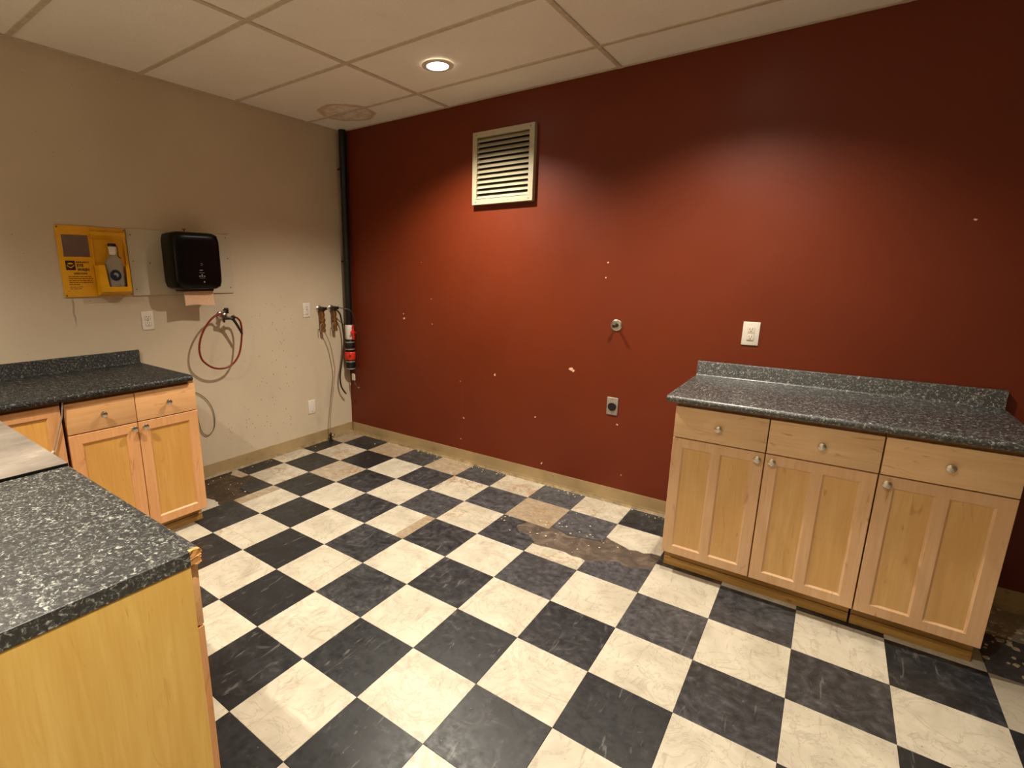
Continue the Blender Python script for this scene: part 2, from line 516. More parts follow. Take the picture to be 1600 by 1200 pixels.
def thing(name, label, cat, loc=(0, 0, 0), rotz=0, group=None):
    o = bpy.data.objects.new(name, None)
    COL.objects.link(o)
    o.empty_display_size = .1
    o.location = loc; o.rotation_euler = (0, 0, rotz)
    return tag(o, label, cat, group)
def tag(o, label, cat, group=None):
    o['label'] = label; o['category'] = cat
    if group: o['group'] = group
    return o
def struct(o): o['kind'] = 'structure'; return o
def inst(name, me, parent, loc=(0, 0, 0), rot=(0, 0, 0)):
    o = bpy.data.objects.new(name, me); COL.objects.link(o)
    o.parent = parent; o.location = loc; o.rotation_euler = rot
    return o
def text_mesh(name, body, size, mat, parent, loc, rot, align='LEFT', bold=0.0, sx=1.0):
    cu = bpy.data.curves.new(name, 'FONT')
    cu.body = body; cu.size = size; cu.align_x = align; cu.extrude = .0003; cu.offset = bold
    tmp = bpy.data.objects.new(name+'_tmp', cu); COL.objects.link(tmp)
    me = bpy.data.meshes.new_from_object(tmp.evaluated_get(bpy.context.evaluated_depsgraph_get()))
    bpy.data.objects.remove(tmp); bpy.data.curves.remove(cu)
    me.materials.clear(); me.materials.append(mat)
    o = bpy.data.objects.new(name, me); COL.objects.link(o)
    o.parent = parent; o.location = loc; o.rotation_euler = rot; o.scale = (sx, 1, 1)
    return o

# ------------------------------------------------------------------ the room
XL, XR, YB, YF, ZC = -.787, 6.2, 2.10, -3.6, 2.605
T = .12
struct(MB().box(XL-T, XL, YF, YB+T, -.05, ZC+.2).build('wall_left', M['beige'], smooth=False))
struct(MB().box(XL, XR, YB, YB+T, -.05, ZC+.2).build('wall_back', M['red'], smooth=False))
struct(MB().box(XR, XR+T, YF, YB+T, -.05, ZC+.2).build('wall_right', M['beige'], smooth=False))
struct(MB().box(XL-T, XR+T, YF-T, YF, -.05, ZC+.2).build('wall_front', M['beige'], smooth=False))

# floor: slab under separate vinyl tiles
floor = struct(MB().box(XL, XR, YF, YB, -.05, -.0032).build('floor', M['subfloor'], smooth=False))
TS = .3048
def clipped_tile(c, r):
    x0, x1 = max(c*TS, XL+.002), min((c+1)*TS, XR)
    y0, y1 = max(r*TS, YF), min((r+1)*TS, YB-.004)
    return x0, x1, y0, y1
def tile_mb(mb, w, d, ch=.0007, h=.0030):
    g = .0004
    lo = [(-w/2+g, -d/2+g), (w/2-g, -d/2+g), (w/2-g, d/2-g), (-w/2+g, d/2-g)]
    hi = [(x-math.copysign(ch, x), y-math.copysign(ch, y)) for x, y in lo]
    rings = [[mb.b.verts.new((x, y, z)) for x, y in pl] for pl, z in ((lo, -h), (lo, -ch), (hi, 0))]
    for A, B in zip(rings, rings[1:]):
        for i in range(4): mb.b.faces.new((A[i], A[(i+1) % 4], B[(i+1) % 4], B[i]))
    mb.b.faces.new(rings[2])
full_tile = {}
for kind in ('white', 'black'):
    mb = MB(); tile_mb(mb, TS, TS); full_tile[kind] = mb.mesh('tile', M[kind+'_tile'], False)
# tiles whose wear stands out: (col, row): (dirt, scuff)
WEAR = {(-3, 2): (.7, .4), (-3, 3): (.1, .0), (-3, 4): (.45, .5), (-3, 5): (.1, .1), (-3, 6): (.8, .6), (-2, 6): (.1, .3), (-1, 6): (.85, .2),
        (0, 6): (.15, .55), (1, 6): (.75, .25), (2, 6): (.1, .6), (3, 6): (.55, .3), (4, 6): (.2, .75), (5, 6): (.4, .35), (6, 6): (.3, .4),
        (-2, 5): (.55, .1), (-1, 5): (.05, .15), (0, 5): (.15, .1), (1, 5): (.05, .55), (2, 5): (.42, .1), (3, 5): (.1, .65), (4, 5): (.8, .5),
        (5, 5): (.1, .85), (6, 5): (.2, .35), (7, 5): (.6, .4),
        (-2, 4): (.0, .0), (-1, 4): (.62, .2), (0, 4): (.0, .45), (1, 4): (.22, .0), (2, 4): (.05, .65), (3, 4): (.38, .0), (4, 4): (.35, .55),
        (5, 4): (.3, .3), (6, 4): (.3, .75), (7, 4): (.1, .2),
        (-2, 3): (.4, .1), (-1, 3): (.0, .1), (0, 3): (.05, .0), (1, 3): (.05, .5), (2, 3): (.12, .3), (3, 3): (.0, .5), (4, 3): (.1, .0), (5, 3): (.05, .6),
        (-1, 2): (.3, .25), (1, 2): (.0, .0), (2, 2): (.05, .5), (3, 2): (.1, .0), (4, 2): (.0, .4), (5, 2): (.05, .35), (6, 2): (.05, .4), (7, 2): (.05, .1),
        (6, 3): (.05, .1), (7, 3): (.0, .7), (8, 3): (.0, .0), (9, 3): (.0, .55), (10, 3): (.05, .2), (8, 2): (.0, .5), (8, 4): (.0, .6), (9, 4): (.05, .1),
        (1, 1): (.1, .1), (2, 1): (.0, .1), (3, 1): (.1, .48), (11, 6): (.3, .9), (11, 5): (.5, .9), (11, 4): (.2, .9), (12, 5): (.4, .9)}
# broken tiles: what is left of them, in tile-local metres
SPLIT = {(2, 3): ('x', .78, (.12, .3), (.75, .1)), (2, 1): ('x', .74, (.05, .42), (.25, .2)), (0, 1): ('y', .26, (.35, .35), (.02, .1)), (-1, 2): ('x', .30, (.7, .3), (.15, .3)),
         (2, -1): ('x', .42, (.1, .45), (.0, .1)), (3, 4): ('y', .6, (.3, .1), (.45, .1)), (5, 6): ('x', .5, (.5, .35), (.3, .5))}
BROKEN = {(-2, 2): [[(.01, -.02), (.152, -.03), (.152, .152), (-.10, .152), (-.05, .06)]],
          (-3, 2): [[(.05, .07), (.152, .09), (.152, .152), (-.02, .152), (-.02, .12)]],
          (-3, 1): [[(.0, -.152), (.152, -.152), (.152, -.08), (.05, -.06)]],
          (-2, 1): [[(-.152, -.152), (.152, -.152), (.152, .06), (.05, .08), (-.152, .03)]],
          (5, 4): [[(-.152, -.152), (.152, -.152), (.152, -.045), (.03, -.03), (-.152, -.055)]],
          (4, 4): [[(-.152, -.152), (.152, -.152), (.152, -.03), (.09, .02), (.03, .02), (-.02, .07), (.01, .152), (-.152, .152)]],
          (6, 4): [[(-.152, -.152), (.152, -.152), (.152, .10), (.06, .03), (-.02, .05), (-.152, -.06)]],
          (6, 5): [[(-.152, -.04), (.0, -.10), (.152, -.06), (.152, .152), (-.152, .152)]],
          (5, 5): [[(-.152, -.11), (-.03, -.152), (.152, -.10), (.152, .152), (-.152, .152)]]}
def corner_gone(c, r): return False
from bpy_extras.object_utils import world_to_camera_view
def cam_px(p):
    q = Vector(p)-m.translation
    z = q.dot(fwd)
    if z < .05: return None
    return (705.2+793.75*q.dot(rt)/z, 600-793.75*q.dot(up)/z)
stuff = MB(); n_tiles = 0
for r in range(-12, 7):
    for c in range(-3, 21):
        x0, x1, y0, y1 = clipped_tile(c, r)
        if x1-x0 < .01 or y1-y0 < .01 or corner_gone(c, r): continue
        kind = 'white' if (c+r) % 2 else 'black'
        vis = any(p and -30 < p[0] < 1630 and -30 < p[1] < 1240 for p in (cam_px((x, y, 0)) for x in (x0, x1) for y in (y0, y1)))
        if not vis:
            st = len(stuff.b.faces)
            ox, oy = (x0+x1)/2, (y0+y1)/2
            nb = len(stuff.b.verts)
            tile_mb(stuff, x1-x0, y1-y0)
            stuff.b.verts.ensure_lookup_table(); stuff.b.faces.ensure_lookup_table()
            for v in list(stuff.b.verts)[nb:]: v.co += Vector((ox, oy, 0))
            for f in list(stuff.b.faces)[st:]: f.material_index = 0 if kind == 'white' else 1
            continue
        rng = random.Random(c*31+r*7+500)
        if (c, r) in BROKEN:
            mb = MB()
            for poly in BROKEN[(c, r)]:
                pts = []
                for i, p in enumerate(poly):
                    q = poly[(i+1) % len(poly)]
                    pts.append(p)
                    inner = all(abs(abs(v)-.152) > .001 for v in p) or all(abs(abs(v)-.152) > .001 for v in q)
                    if inner:
                        for t in (.25, .5, .75):
                            pts.append((p[0]+(q[0]-p[0])*t+rng.uniform(-.009, .009), p[1]+(q[1]-p[1])*t+rng.uniform(-.009, .009)))
                pts = [(max(p[0], x0-(c+.5)*TS+.001), min(p[1], y1-(r+.5)*TS)) for p in pts]
                mb.prism([(p[0], p[1], -.003) for p in pts], (0, 0, .003))
            me = mb.mesh('tile', M[kind+'_tile'], False)
            px_, py_ = (c+.5)*TS, (r+.5)*TS
        elif abs((x1-x0)-TS) < .001 and abs((y1-y0)-TS) < .001:
            me = full_tile[kind]; px_, py_ = (x0+x1)/2, (y0+y1)/2
        else:
            mb = MB(); tile_mb(mb, x1-x0, y1-y0)
            me = mb.mesh('tile', M[kind+'_tile'], False); px_, py_ = (x0+x1)/2, (y0+y1)/2
        if (c, r) in SPLIT:
            ax, f, wa, wb = SPLIT[(c, r)]
            for lo, hi, wr in ((0, f, wa), (f, 1, wb)):
                if ax == 'x': bx = (x0+(x1-x0)*lo, x0+(x1-x0)*hi, y0, y1)
                else: bx = (x0, x1, y0+(y1-y0)*lo, y0+(y1-y0)*hi)
                mb = MB(); tile_mb(mb, bx[1]-bx[0], bx[3]-bx[2])
                o = inst('tile', mb.mesh('tile', M[kind+'_tile'], False), floor, ((bx[0]+bx[1])/2, (bx[2]+bx[3])/2, rng.uniform(-.0004, .0002)), (rng.uniform(-.002, .002), rng.uniform(-.002, .002), 0))
                o['dirt'], o['scuff'] = float(wr[0]), float(wr[1]); n_tiles += 1
            continue
        o = inst('tile', me, floor, (px_, py_, rng.uniform(-.0003, .0002)), (rng.uniform(-.0012, .0012), rng.uniform(-.0012, .0012), 0))
        d, s = WEAR.get((c, r), (rng.uniform(0, .12), rng.uniform(.05, .4)))
        o['dirt'] = float(d); o['scuff'] = float(s)
        n_tiles += 1
o = stuff.build('tile_field', [M['white_tile'], M['black_tile']], floor, smooth=False)
o['kind'] = 'stuff'; o['dirt'] = .05; o['scuff'] = .2

# ceiling: grid bars and lay-in tiles
ceil = struct(MB().box(XL, XR, YF, YB, ZC+.03, ZC+.15).build('ceiling', M['ceiling'], smooth=False))
xs = [XL] + [x for x in (.335+1.2192*i for i in range(0, 6)) if x < XR-.05] + [XR]
ys = [YB] + [1.755-.6096*i for i in range(0, 9)] + [YF]
ys = [y for y in ys if y >= YF]
def mk_bar(x0, x1, y0, y1):
    MB().box(x0, x1, y0, y1, ZC, ZC+.012).build('grid_bar', M['tbar'], ceil, smooth=False)
for y in ys[1:-1]: mk_bar(XL, XR, y-.012, y+.012)
for i in range(len(ys)-1):
    ya, yb = ys[i+1], ys[i]
    ya_, yb_ = ya+(.012 if i < len(ys)-2 else 0), yb-(.012 if i else 0)
    for x in xs[1:-1]: mk_bar(x-.012, x+.012, ya_, yb_)
    for j in range(len(xs)-1):
        xa = xs[j]+(.010 if j else 0); xb = xs[j+1]-(.010 if j < len(xs)-2 else 0)
        MB().box(xa, xb, ya_-.002 if i < len(ys)-2 else ya, yb_+.002 if i else yb, ZC+.006, ZC+.028).build('ceiling_tile', M['ceiling'], ceil, smooth=False)
# wall angle
for a in ((XL, XR, YB-.02, YB), (XL, XL+.02, YF, YB-.02)):
    MB().box(*a, ZC+.001, ZC+.005).build('wall_angle', M['tbar'], ceil, smooth=False)

# baseboards with a cove toe
def cove(L0, L1, fixed, side, name):
    prof = [(0, .1), (.004, .1), (.0045, .03), (.007, .015), (.014, .004), (.018, .0), (0, 0)]
    mb = MB()
    if side == 'left': mb.prism([(fixed+d, L0, z) for d, z in prof], (0, L1-L0, 0))
    else: mb.prism([(L0, fixed-d, z) for d, z in prof], (L1-L0, 0, 0))
    return struct(mb.build(name, M['base_vinyl'], smooth=False))
cove(.362, YB, XL, 'left', 'baseboard_left')
cove(XL+.02, XR, YB, 'back', 'baseboard_back')

# ------------------------------------------------------------------ recessed lamps
WHERE = ['recessed ceiling lamp shining on the red wall above the louvred vent',
         'recessed ceiling lamp over the corner of the long dark counter by the red wall',
         'recessed ceiling lamp above the peninsula counter',
         'recessed ceiling lamp behind the camera, away from the red wall',
         'added unseen fill lamp far behind the peninsula, near the front wall',
         'added unseen fill lamp far behind the camera, near the front wall']
for (lx, ly, pw), lab in zip(LAMPS, WHERE):
    t = thing('recessed_lamp', lab, 'ceiling lamp', (lx, ly, ZC), 0, 'recessed lamps in the ceiling')
    MB().lathe([(.060, -.001), (.062, -.006), (.078, -.008), (.088, -.004), (.089, 0.0), (.060, 0.0)], n=36, close=False).build('trim_ring', M['plastic_white'], t)
    MB().lathe([(.0, -.004), (.059, -.004), (.059, -.001), (0, -.001)], n=36, close=False).build('lens', M['lens'], t)
    ld = bpy.data.lights.new('lamp_light', 'SPOT')
    ld.energy = LAMP_W*pw; ld.color = LAMP_COLOR
    ld.spot_size = math.radians(LAMP_SPREAD); ld.spot_blend = LAMP_BLEND
    ld.shadow_soft_size = .022
    lo = bpy.data.objects.new('lamp_light', ld); COL.objects.link(lo)
    lo.parent = t; lo.location = (0, 0, -.035)

# ------------------------------------------------------------------ cabinets
def knob_mesh():
    return MB().lathe([(.007, 0), (.0055, .004), (.0055, .012), (.009, .016), (.0155, .019), (.0165, .023), (.0145, .027), (.009, .0295), (0, .030)], axis=(0, -1, 0), n=20).mesh('knob', M['nickel'])
KNOB = knob_mesh()
FR_T = .020     # door thickness
def door_frame(w, h, n_panels, stile, rail_t, rail_b, mull=.036):
    """door in local coords: x 0..w, z 0..h, front at y=0, back at y=FR_T; returns mesh builder and openings"""
    mb = MB(); b = mb.b
    ow = (w-2*stile-(n_panels-1)*mull)/n_panels
    ops = [(stile+i*(ow+mull), stile+i*(ow+mull)+ow, rail_b, h-rail_t) for i in range(n_panels)]
    xs_ = [0]+[v for o in ops for v in o[:2]]+[w]
    e = .0015
    def q(*p): mb.quad(*p)
    # front: stiles / mullions full height, rails between
    for i in range(0, len(xs_), 2):
        xa, xb = xs_[i], xs_[i+1]
        xa_ = xa+e if i == 0 else xa; xb_ = xb-e if i == len(xs_)-2 else xb
        za, zb = (e, h-e)
        if 0 < i < len(xs_)-2: za, zb = rail_b, h-rail_t
        q((xa_, 0, za), (xb_, 0, za), (xb_, 0, zb), (xa_, 0, zb))
    xa, xb = stile, w-stile
    q((xa, 0, e), (xb, 0, e), (xb, 0, rail_b), (xa, 0, rail_b))
    q((xa, 0, h-rail_t), (xb, 0, h-rail_t), (xb, 0, h-e), (xa, 0, h-e))
    # chamfer round the openings
    s, dp = .008, .0075
    for (a, c, z0, z1) in ops:
        q((a, 0, z0), (c, 0, z0), (c-s, dp, z0+s), (a+s, dp, z0+s))
        q((a, 0, z1), (c, 0, z1), (c-s, dp, z1-s), (a+s, dp, z1-s))
        q((a, 0, z0), (a, 0, z1), (a+s, dp, z1-s), (a+s, dp, z0+s))
        q((c, 0, z0), (c, 0, z1), (c-s, dp, z1-s), (c-s, dp, z0+s))
    # outer edge: small chamfer and sides, back
    o1 = [(e, 0, e), (w-e, 0, e), (w-e, 0, h-e), (e, 0, h-e)]
    o2 = [(0, e, 0), (w, e, 0), (w, e, h), (0, e, h)]
    o3 = [(0, FR_T, 0), (w, FR_T, 0), (w, FR_T, h), (0, FR_T, h)]
    for A, B in ((o1, o2), (o2, o3)):
        for i in range(4): q(A[i], A[(i+1) % 4], B[(i+1) % 4], B[i])
    q(*o3)
    bmesh.ops.remove_doubles(b, verts=b.verts[:], dist=1e-5)
    return mb, ops, s, dp
def add_door(root, x0, x1, z0, z1, n_panels=2, knob_side='right', stile=.045, rail_t=.043, rail_b=.042, knob=True, name='door', set_='maple'):
    w, h = x1-x0, z1-z0
    mb, ops, s, dp = door_frame(w, h, n_panels, stile, rail_t, rail_b)
    d = mb.build(name, M[set_+'_v'], root, (x0, -FR_T, z0), smooth=False)
    for (a, c, za, zb) in ops:
        MB().box(a+s-.0005, c-s+.0005, dp-.0005, dp+.004, za+s-.0005, zb-s+.0005).build('panel', M[set_+'_panel'], d, smooth=False)
    if knob:
        kx = w-.024 if knob_side == 'right' else .026
        inst('knob', KNOB, d, (kx, 0, h-.026))
    return d
def add_drawer(root, x0, x1, z0, z1, set_='maple'):
    w, h = x1-x0, z1-z0
    d = MB().box(0, w, 0, FR_T, 0, h, .0022, 2).build('drawer', M[set_+'_h'], root, (x0, -FR_T, z0))
    inst('knob', KNOB, d, (w/2, 0, h/2))
    return d
def cabinet(label, loc, rotz, w, depth, top, units, toe=.1, toe_in=.055, name='base_cabinet', drawers=True, group=None, dz=(0, 0)):
    """local: x along the front, carcass front at y=0 (doors stand proud towards -y)"""
    t = thing(name, label, 'cabinet', loc, rotz, group)
    mb = MB()
    mb.box(.001, .019, 0, depth, toe, top).box(w-.019, w-.001, 0, depth, toe, top)
    mb.box(.019, w-.019, 0, depth, toe, toe+.018).box(.019, w-.019, depth-.012, depth, toe+.018, top)
    mb.box(.019, w-.019, .0, .018, top-.02, top).box(.019, w-.019, .0, .018, .70, .716)
    if units > 1: mb.box(w/2-.018, w/2+.018, .0, .018, toe+.018, .70)
    mb.box(.019, w-.019, .02, .10, top-.02, top).box(.019, w-.019, depth-.1, depth-.012, top-.02, top)
    mb.build('body', M['carcass'], t, smooth=False)
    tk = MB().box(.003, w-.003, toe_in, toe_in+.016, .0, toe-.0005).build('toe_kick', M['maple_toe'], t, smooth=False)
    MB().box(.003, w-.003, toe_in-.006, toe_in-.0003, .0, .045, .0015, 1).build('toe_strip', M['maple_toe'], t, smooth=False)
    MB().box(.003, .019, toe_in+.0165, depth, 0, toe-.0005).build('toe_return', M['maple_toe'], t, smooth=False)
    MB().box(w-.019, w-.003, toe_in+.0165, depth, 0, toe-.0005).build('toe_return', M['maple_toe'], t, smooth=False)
    return t

TOPZ = .880
# right bank against the red wall: a two-door unit and a one-door unit
c1 = cabinet('maple base cabinet with two drawers over two doors, against the red wall', (2.159, 1.507, 0), 0, .768, .588, .872, 2)
add_drawer(c1, .002, .383, .711, .862); add_drawer(c1, .387, .767, .711, .862)
add_door(c1, .002, .382, .105, .706, 2, 'right'); add_door(c1, .387, .766, .105, .706, 2, 'left')
c2 = cabinet('maple base cabinet with one drawer over one door, at the end beside the two-door unit', (2.928, 1.507, 0), 0, .384, .588, .872, 1)
add_drawer(c2, .003, .382, .711, .862)
add_door(c2, .002, .382, .105, .706, 2, 'left', stile=.047)

# worktops: rolled front edge, cove and backsplash as one profile
def counter_profile(depth, z, th=.033, splash=True):
    """(d from the wall, z) polygon of the slab"""
    r = th*.48
    pts = [(0.0, z-th)]
    pts.append((depth-r, z-th))
    for i in range(9):
        a = -PI/2+PI*i/8
        pts.append((depth-r+r*math.cos(a)*1.0, z-th/2+th/2*math.sin(a)))
    pts.append((0.0, z))
    return pts
def splash_profile(z, h=.082, t=.019):
    return [(0, z-.0), (t+.010, z), (t+.004, z+.003), (t, z+.010), (t, z+h-.006), (t-.003, z+h-.001), (t-.008, z+h), (0, z+h)]
cr = thing('worktop', 'long grey granite-pattern laminate worktop with backsplash on the red wall', 'countertop', (2.122, YB-.006, 0))
MB().prism([(0, -d, z) for d, z in counter_profile(.640, .9135)], (1.223, 0, 0)).build('slab', M['laminate'], cr)
MB().prism([(0.002, -d, z) for d, z in splash_profile(.9137)], (1.219, 0, 0)).build('backsplash', M['laminate'], cr)
# support cleats between body top and worktop
# ------------------------------------------------------------------ left bank
LZ = -.0085
XF = -.145      # door faces
c3_ = cabinet('maple base cabinet with two drawers and two doors, standing by the beige wall', (XF-FR_T, -.262, 0), PI/2, .624, .588, .866, 2)
add_drawer(c3_, .002, .305, .702, .854, set_='amber'); add_drawer(c3_, .309, .622, .702, .854, set_='amber')
add_door(c3_, .002, .305, .096, .697, 1, 'right', stile=.05, rail_t=.048, rail_b=.046, set_='amber')
add_door(c3_, .309, .622, .096, .697, 1, 'left', stile=.05, rail_t=.048, rail_b=.046, set_='amber')
c4_ = cabinet('maple corner base cabinet with one full-height door, half hidden by the peninsula', (XF-FR_T, -1.17, 0), PI/2, .90, .588, .866, 1)
add_door(c4_, .612, .893, .096, .854, 1, 'left', stile=.05, rail_t=.048, rail_b=.046, knob=False, set_='amber')
MB().box(.002, .608, -.0195, -.0005, .096, .854).build('blind_panel', M['amber_v'], c4_, smooth=False)
cl = thing('worktop', 'dark granite-pattern laminate worktop with backsplash along the beige wall', 'countertop', (XL+.002, -1.2, 0))
zL = .905
MB().prism([(d, 0, z) for d, z in counter_profile(.665, zL)], (0, 1.542, 0)).build('slab', M['laminate_shaded'], cl)
MB().prism([(d, 0.002, z) for d, z in splash_profile(zL+.0002)], (0, 1.538, 0)).build('backsplash', M['laminate_shaded'], cl)

# ------------------------------------------------------------------ peninsula
PF = -.561      # front faces (towards the red wall)
c5_ = cabinet('maple peninsula cabinet with yellow plywood end panel under the scratched grey worktop', (1.676, PF-FR_T, 0), PI, .75, .60, .866, 2)
add_drawer(c5_, .0, .373, .716, .866, set_='amber'); add_drawer(c5_, .377, .748, .716, .866, set_='amber')
add_door(c5_, .0, .373, .105, .711, 1, 'right', stile=.05, set_='amber'); add_door(c5_, .377, .748, .105, .711, 1, 'left', stile=.05, set_='amber')
MB().box(-.0135, -.0003, .0005, .63, .0, .8705, .001, 1).build('end_panel', M['maple_ply'], c5_, smooth=False)
c6_ = cabinet('maple peninsula cabinet under the scuffed brown-grey panel, next to the corner', (.922, PF-FR_T, 0), PI, .98, .60, .866, 2)
add_door(c6_, .003, .488, .105, .858, 1, 'right', stile=.05, set_='amber'); add_door(c6_, .492, .977, .105, .858, 1, 'left', stile=.05, set_='amber')

cp = thing('worktop', 'scratched grey granite-pattern laminate worktop on the end of the peninsula', 'countertop', (0, 0, 0))
# slab stops at the nose; the rolled nose is a separate strip with bare chipboard at its end
zt, th = .905, .034
MB().box(.929, 1.6915, -1.23, -.5815, zt-th, zt, .0012, 1).build('slab', M['laminate'], cp, smooth=False)
nose = [(-.582, zt-th), (-.560, zt-th)] + [(-.560+.004*math.cos(a), zt-th+.004+.004*math.sin(a)) for a in (-PI/4, 0)] + [(-.566+.010*math.cos(a), zt-.010+.010*math.sin(a)) for a in [PI/2*i/6 for i in range(0, 7)]] + [(-.582, zt)]
MB().prism([(.929, y, z) for y, z in nose], (.752, 0, 0)).build('rolled_nose', M['laminate'], cp)
rng = random.Random(3)
core = MB()
prof = nose
for za, zb in ((zt-th, zt-.0185), (zt-.0165, zt)):
    core.prism([(1.681, y, min(max(z, za), zb)) for y, z in ([(-.582, za), (-.5575-(.003 if za < zt-.02 else 0), za), (-.556-(.003 if za < zt-.02 else 0), (za+zb)/2)] + ([(-.556, zt-.010)] + [(-.566+.010*math.cos(a), zt-.010+.010*math.sin(a)) for a in [PI/2*i/5 for i in range(1, 6)]] if zb == zt else [(-.560, zb)]) + [(-.582, zb)])], (.0095, 0, 0))
bmesh.ops.subdivide_edges(core.b, edges=core.b.edges[:], cuts=2)
for v in core.b.verts:
    if v.co.x > 1.688: v.co += Vector((rng.uniform(-.003, .0015), rng.uniform(-.0015, .001), rng.uniform(-.0012, .001)))
o = core.build('bare_core', M['core'], cp, smooth=False); o['label'] = 'chipped end of bare chipboard core'
# flat scuffed panel lying where the worktop has been cut away
bd = MB().box(-.116, .9125, -1.2, -.556, .871, zt+.004, .002, 2).build('covering_board', M['board'])
tag(bd, 'scuffed brown-grey board lying in the gap between the two dark worktops', 'board')

o = MB().box(.9126, .9145, -1.2, -.557, .871, zt+.0045, .0005, 1).build('edge_strip', M['black'], bd, smooth=False); o['label'] = 'black edge strip'
# ------------------------------------------------------------------ things on the left wall
RX = (PI/2, 0, PI/2)      # text on the left wall: reading along +y, facing +x
es = thing('eye_wash_station', 'yellow wall-mounted eye wash station with a mirror and printed directions', 'eye wash station', (XL, 0, 0))
def lbox(y0, y1, z0, z1, d0, d1, bev=0, seg=2, mb=None):
    return (mb or MB()).box(d0, d1, y0, y1, z0, z1, bev, seg)
lbox(-.001, .349, 1.323, 1.718, .0005, .011, .004, 2).build('back_plate', M['yellow'], es)
lbox(.022, .150, 1.548, 1.668, .0105, .0125, .0006, 1).build('mirror', M['mirror'], es)
lbox(.024, .070, 1.474, 1.526, .0110, .0121, .0).build('icon_ground', M['ink'], es)
mb = MB()       # eye over cupped hands
for (y, z, ry, rz) in ((.047, 1.510, .014, .0045),):
    mb.prism([(.0121, y+ry*math.cos(a), z+rz*math.sin(a)) for a in [2*PI*i/20 for i in range(20)]], (.0006, 0, 0))
for sgn in (-1, 1):
    mb.prism([(.0121, .047, 1.484), (.0121, .047+sgn*.018, 1.498), (.0121, .047+sgn*.018, 1.503), (.0121, .047, 1.490)], (.0006, 0, 0))
mb.build('icon_sign', M['yellow'], es, smooth=False)
for body, size, y, z, bold in (('EMERGENCY', .0125, .074, 1.514, .0004), ('EYE', .022, .077, 1.493, .0010), ('WASH', .022, .078, 1.470, .0010), ('DIRECTIONS', .0125, .058, 1.451, .0005)):
    text_mesh('printed_word', body, size, M['ink'], es, (.0114, y, z), RX, 'LEFT', bold, .92)
mb = MB(); rng = random.Random(5)
for z, ln in ((1.438, .118), (1.427, .120), (1.416, .118), (1.405, .116), (1.394, .05), (1.380, .062), (1.370, .062)):
    y = .030
    end = y+ln
    while y < end-.004:
        wd = min(rng.uniform(.006, .019), end-y)
        mb.box(.0110, .0115, y, y+wd, z-.0021, z+.0021)
        y += wd+.003
o = mb.build('fine_print', M['ink_brown'], es, smooth=False); o['kind'] = 'stuff'
# bottle bay: ridge, hood, pocket with a cut-out front
mb = MB()
lbox(.160, .168, 1.336, 1.680, .011, .022, .003, 2, mb); lbox(.330, .338, 1.336, 1.680, .011, .022, .003, 2, mb)
mb.prism([(.011, .160, 1.700), (.034, .160, 1.690), (.036, .160, 1.672), (.011, .160, 1.648)], (0, .178, 0))
mb.build('bay_frame', M['yellow'], es)
mb = MB()
yA, yB, dF = .160, .322, .078
mb.box(.011, .0758, yA, yA+.004, 1.3605, 1.500).box(.011, .0758, yB-.004, yB, 1.3605, 1.500)
mb.prism([(.011, yA, 1.334), (.050, yA, 1.334), (.082, yA, 1.352), (.082, yA, 1.360), (.011, yA, 1.360)], (0, yB-yA, 0))
mb.prism([(.076, yA, 1.380), (.076, yA+.044, 1.380), (.076, yA+.034, 1.504), (.076, yA, 1.504)], (.005, 0, 0))
mb.prism([(.076, yB-.022, 1.380), (.076, yB, 1.380), (.076, yB, 1.504), (.076, yB-.018, 1.504)], (.005, 0, 0))
mb.box(.0758, .081, yA, yB, 1.3602, 1.3798)
mb.build('bottle_pocket', M['yellow'], es)
for y, z in ((.008, 1.333), (.008, 1.708), (.341, 1.333), (.341, 1.708)):
    MB().lathe([(.005, .0105), (.005, .013), (.003, .014), (0, .0142)], (0, y, z), (1, 0, 0), 10).build('screw', M['screw'], es)

bt = thing('eye_wash_bottle', 'clear squeeze bottle with white cap and round blue label in yellow station', 'bottle', (XL+.044, .256, 1.3605))
def rr_loft(prof, n=28):
    mb = MB(); rings = []
    for z, a, b_, p in prof:
        ring = []
        for i in range(n):
            t = 2*PI*i/n
            ct, st = math.cos(t), math.sin(t)
            k = (abs(ct)**p+abs(st)**p)**(-1/p)
            ring.append(mb.b.verts.new((a*ct*k, b_*st*k, z)))
        rings.append(ring)
    for A, B in zip(rings, rings[1:]):
        for i in range(n): mb.b.faces.new((A[i], A[(i+1) % n], B[(i+1) % n], B[i]))
    mb.b.faces.new(list(reversed(rings[0]))); mb.b.faces.new(rings[-1])
    return mb
rr_loft([(0, .022, .041, 3), (.004, .025, .045, 3.4), (.145, .025, .046, 3.4), (.165, .024, .043, 3), (.185, .020, .032, 2.4), (.197, .016, .020, 2), (.205, .014, .016, 2)]).build('body', M['bottle'], bt)
MB().lathe([(.0185, .203), (.0195, .208), (.0195, .238), (.021, .240), (.021, .248), (.018, .250)], n=24).build('cap', M['cap_white'], bt)
MB().lathe([(.020, .2505), (.021, .253), (.021, .264), (.018, .267), (0, .268)], n=24).build('dust_cover', M['black'], bt)
MB().tube([(.006, .021, .258), (.006, .027, .235), (.006, .025, .20), (.008, .028, .190), (.012, .038, .184)], .0022, 8).build('strap', M['black'], bt)
lb = MB()
lb.prism([(.0252, -.008+.030*math.cos(a), .085+.032*math.sin(a)) for a in [2*PI*i/28 for i in range(28)]], (.0008, 0, 0))
lb = lb.build('round_label', M['label_blue'], bt, smooth=False); lb['label'] = 'round dark blue label'
mb = MB()
mb.prism([(.0261, y-.008, z+.085) for y, z in ((-.004, .016), (.010, .012), (.016, .003), (.012, -.008), (.004, -.012), (.006, -.004), (-.002, .002), (-.012, .004))], (.0005, 0, 0))
mb.build('label_emblem', M['label_grey'], lb, smooth=False)

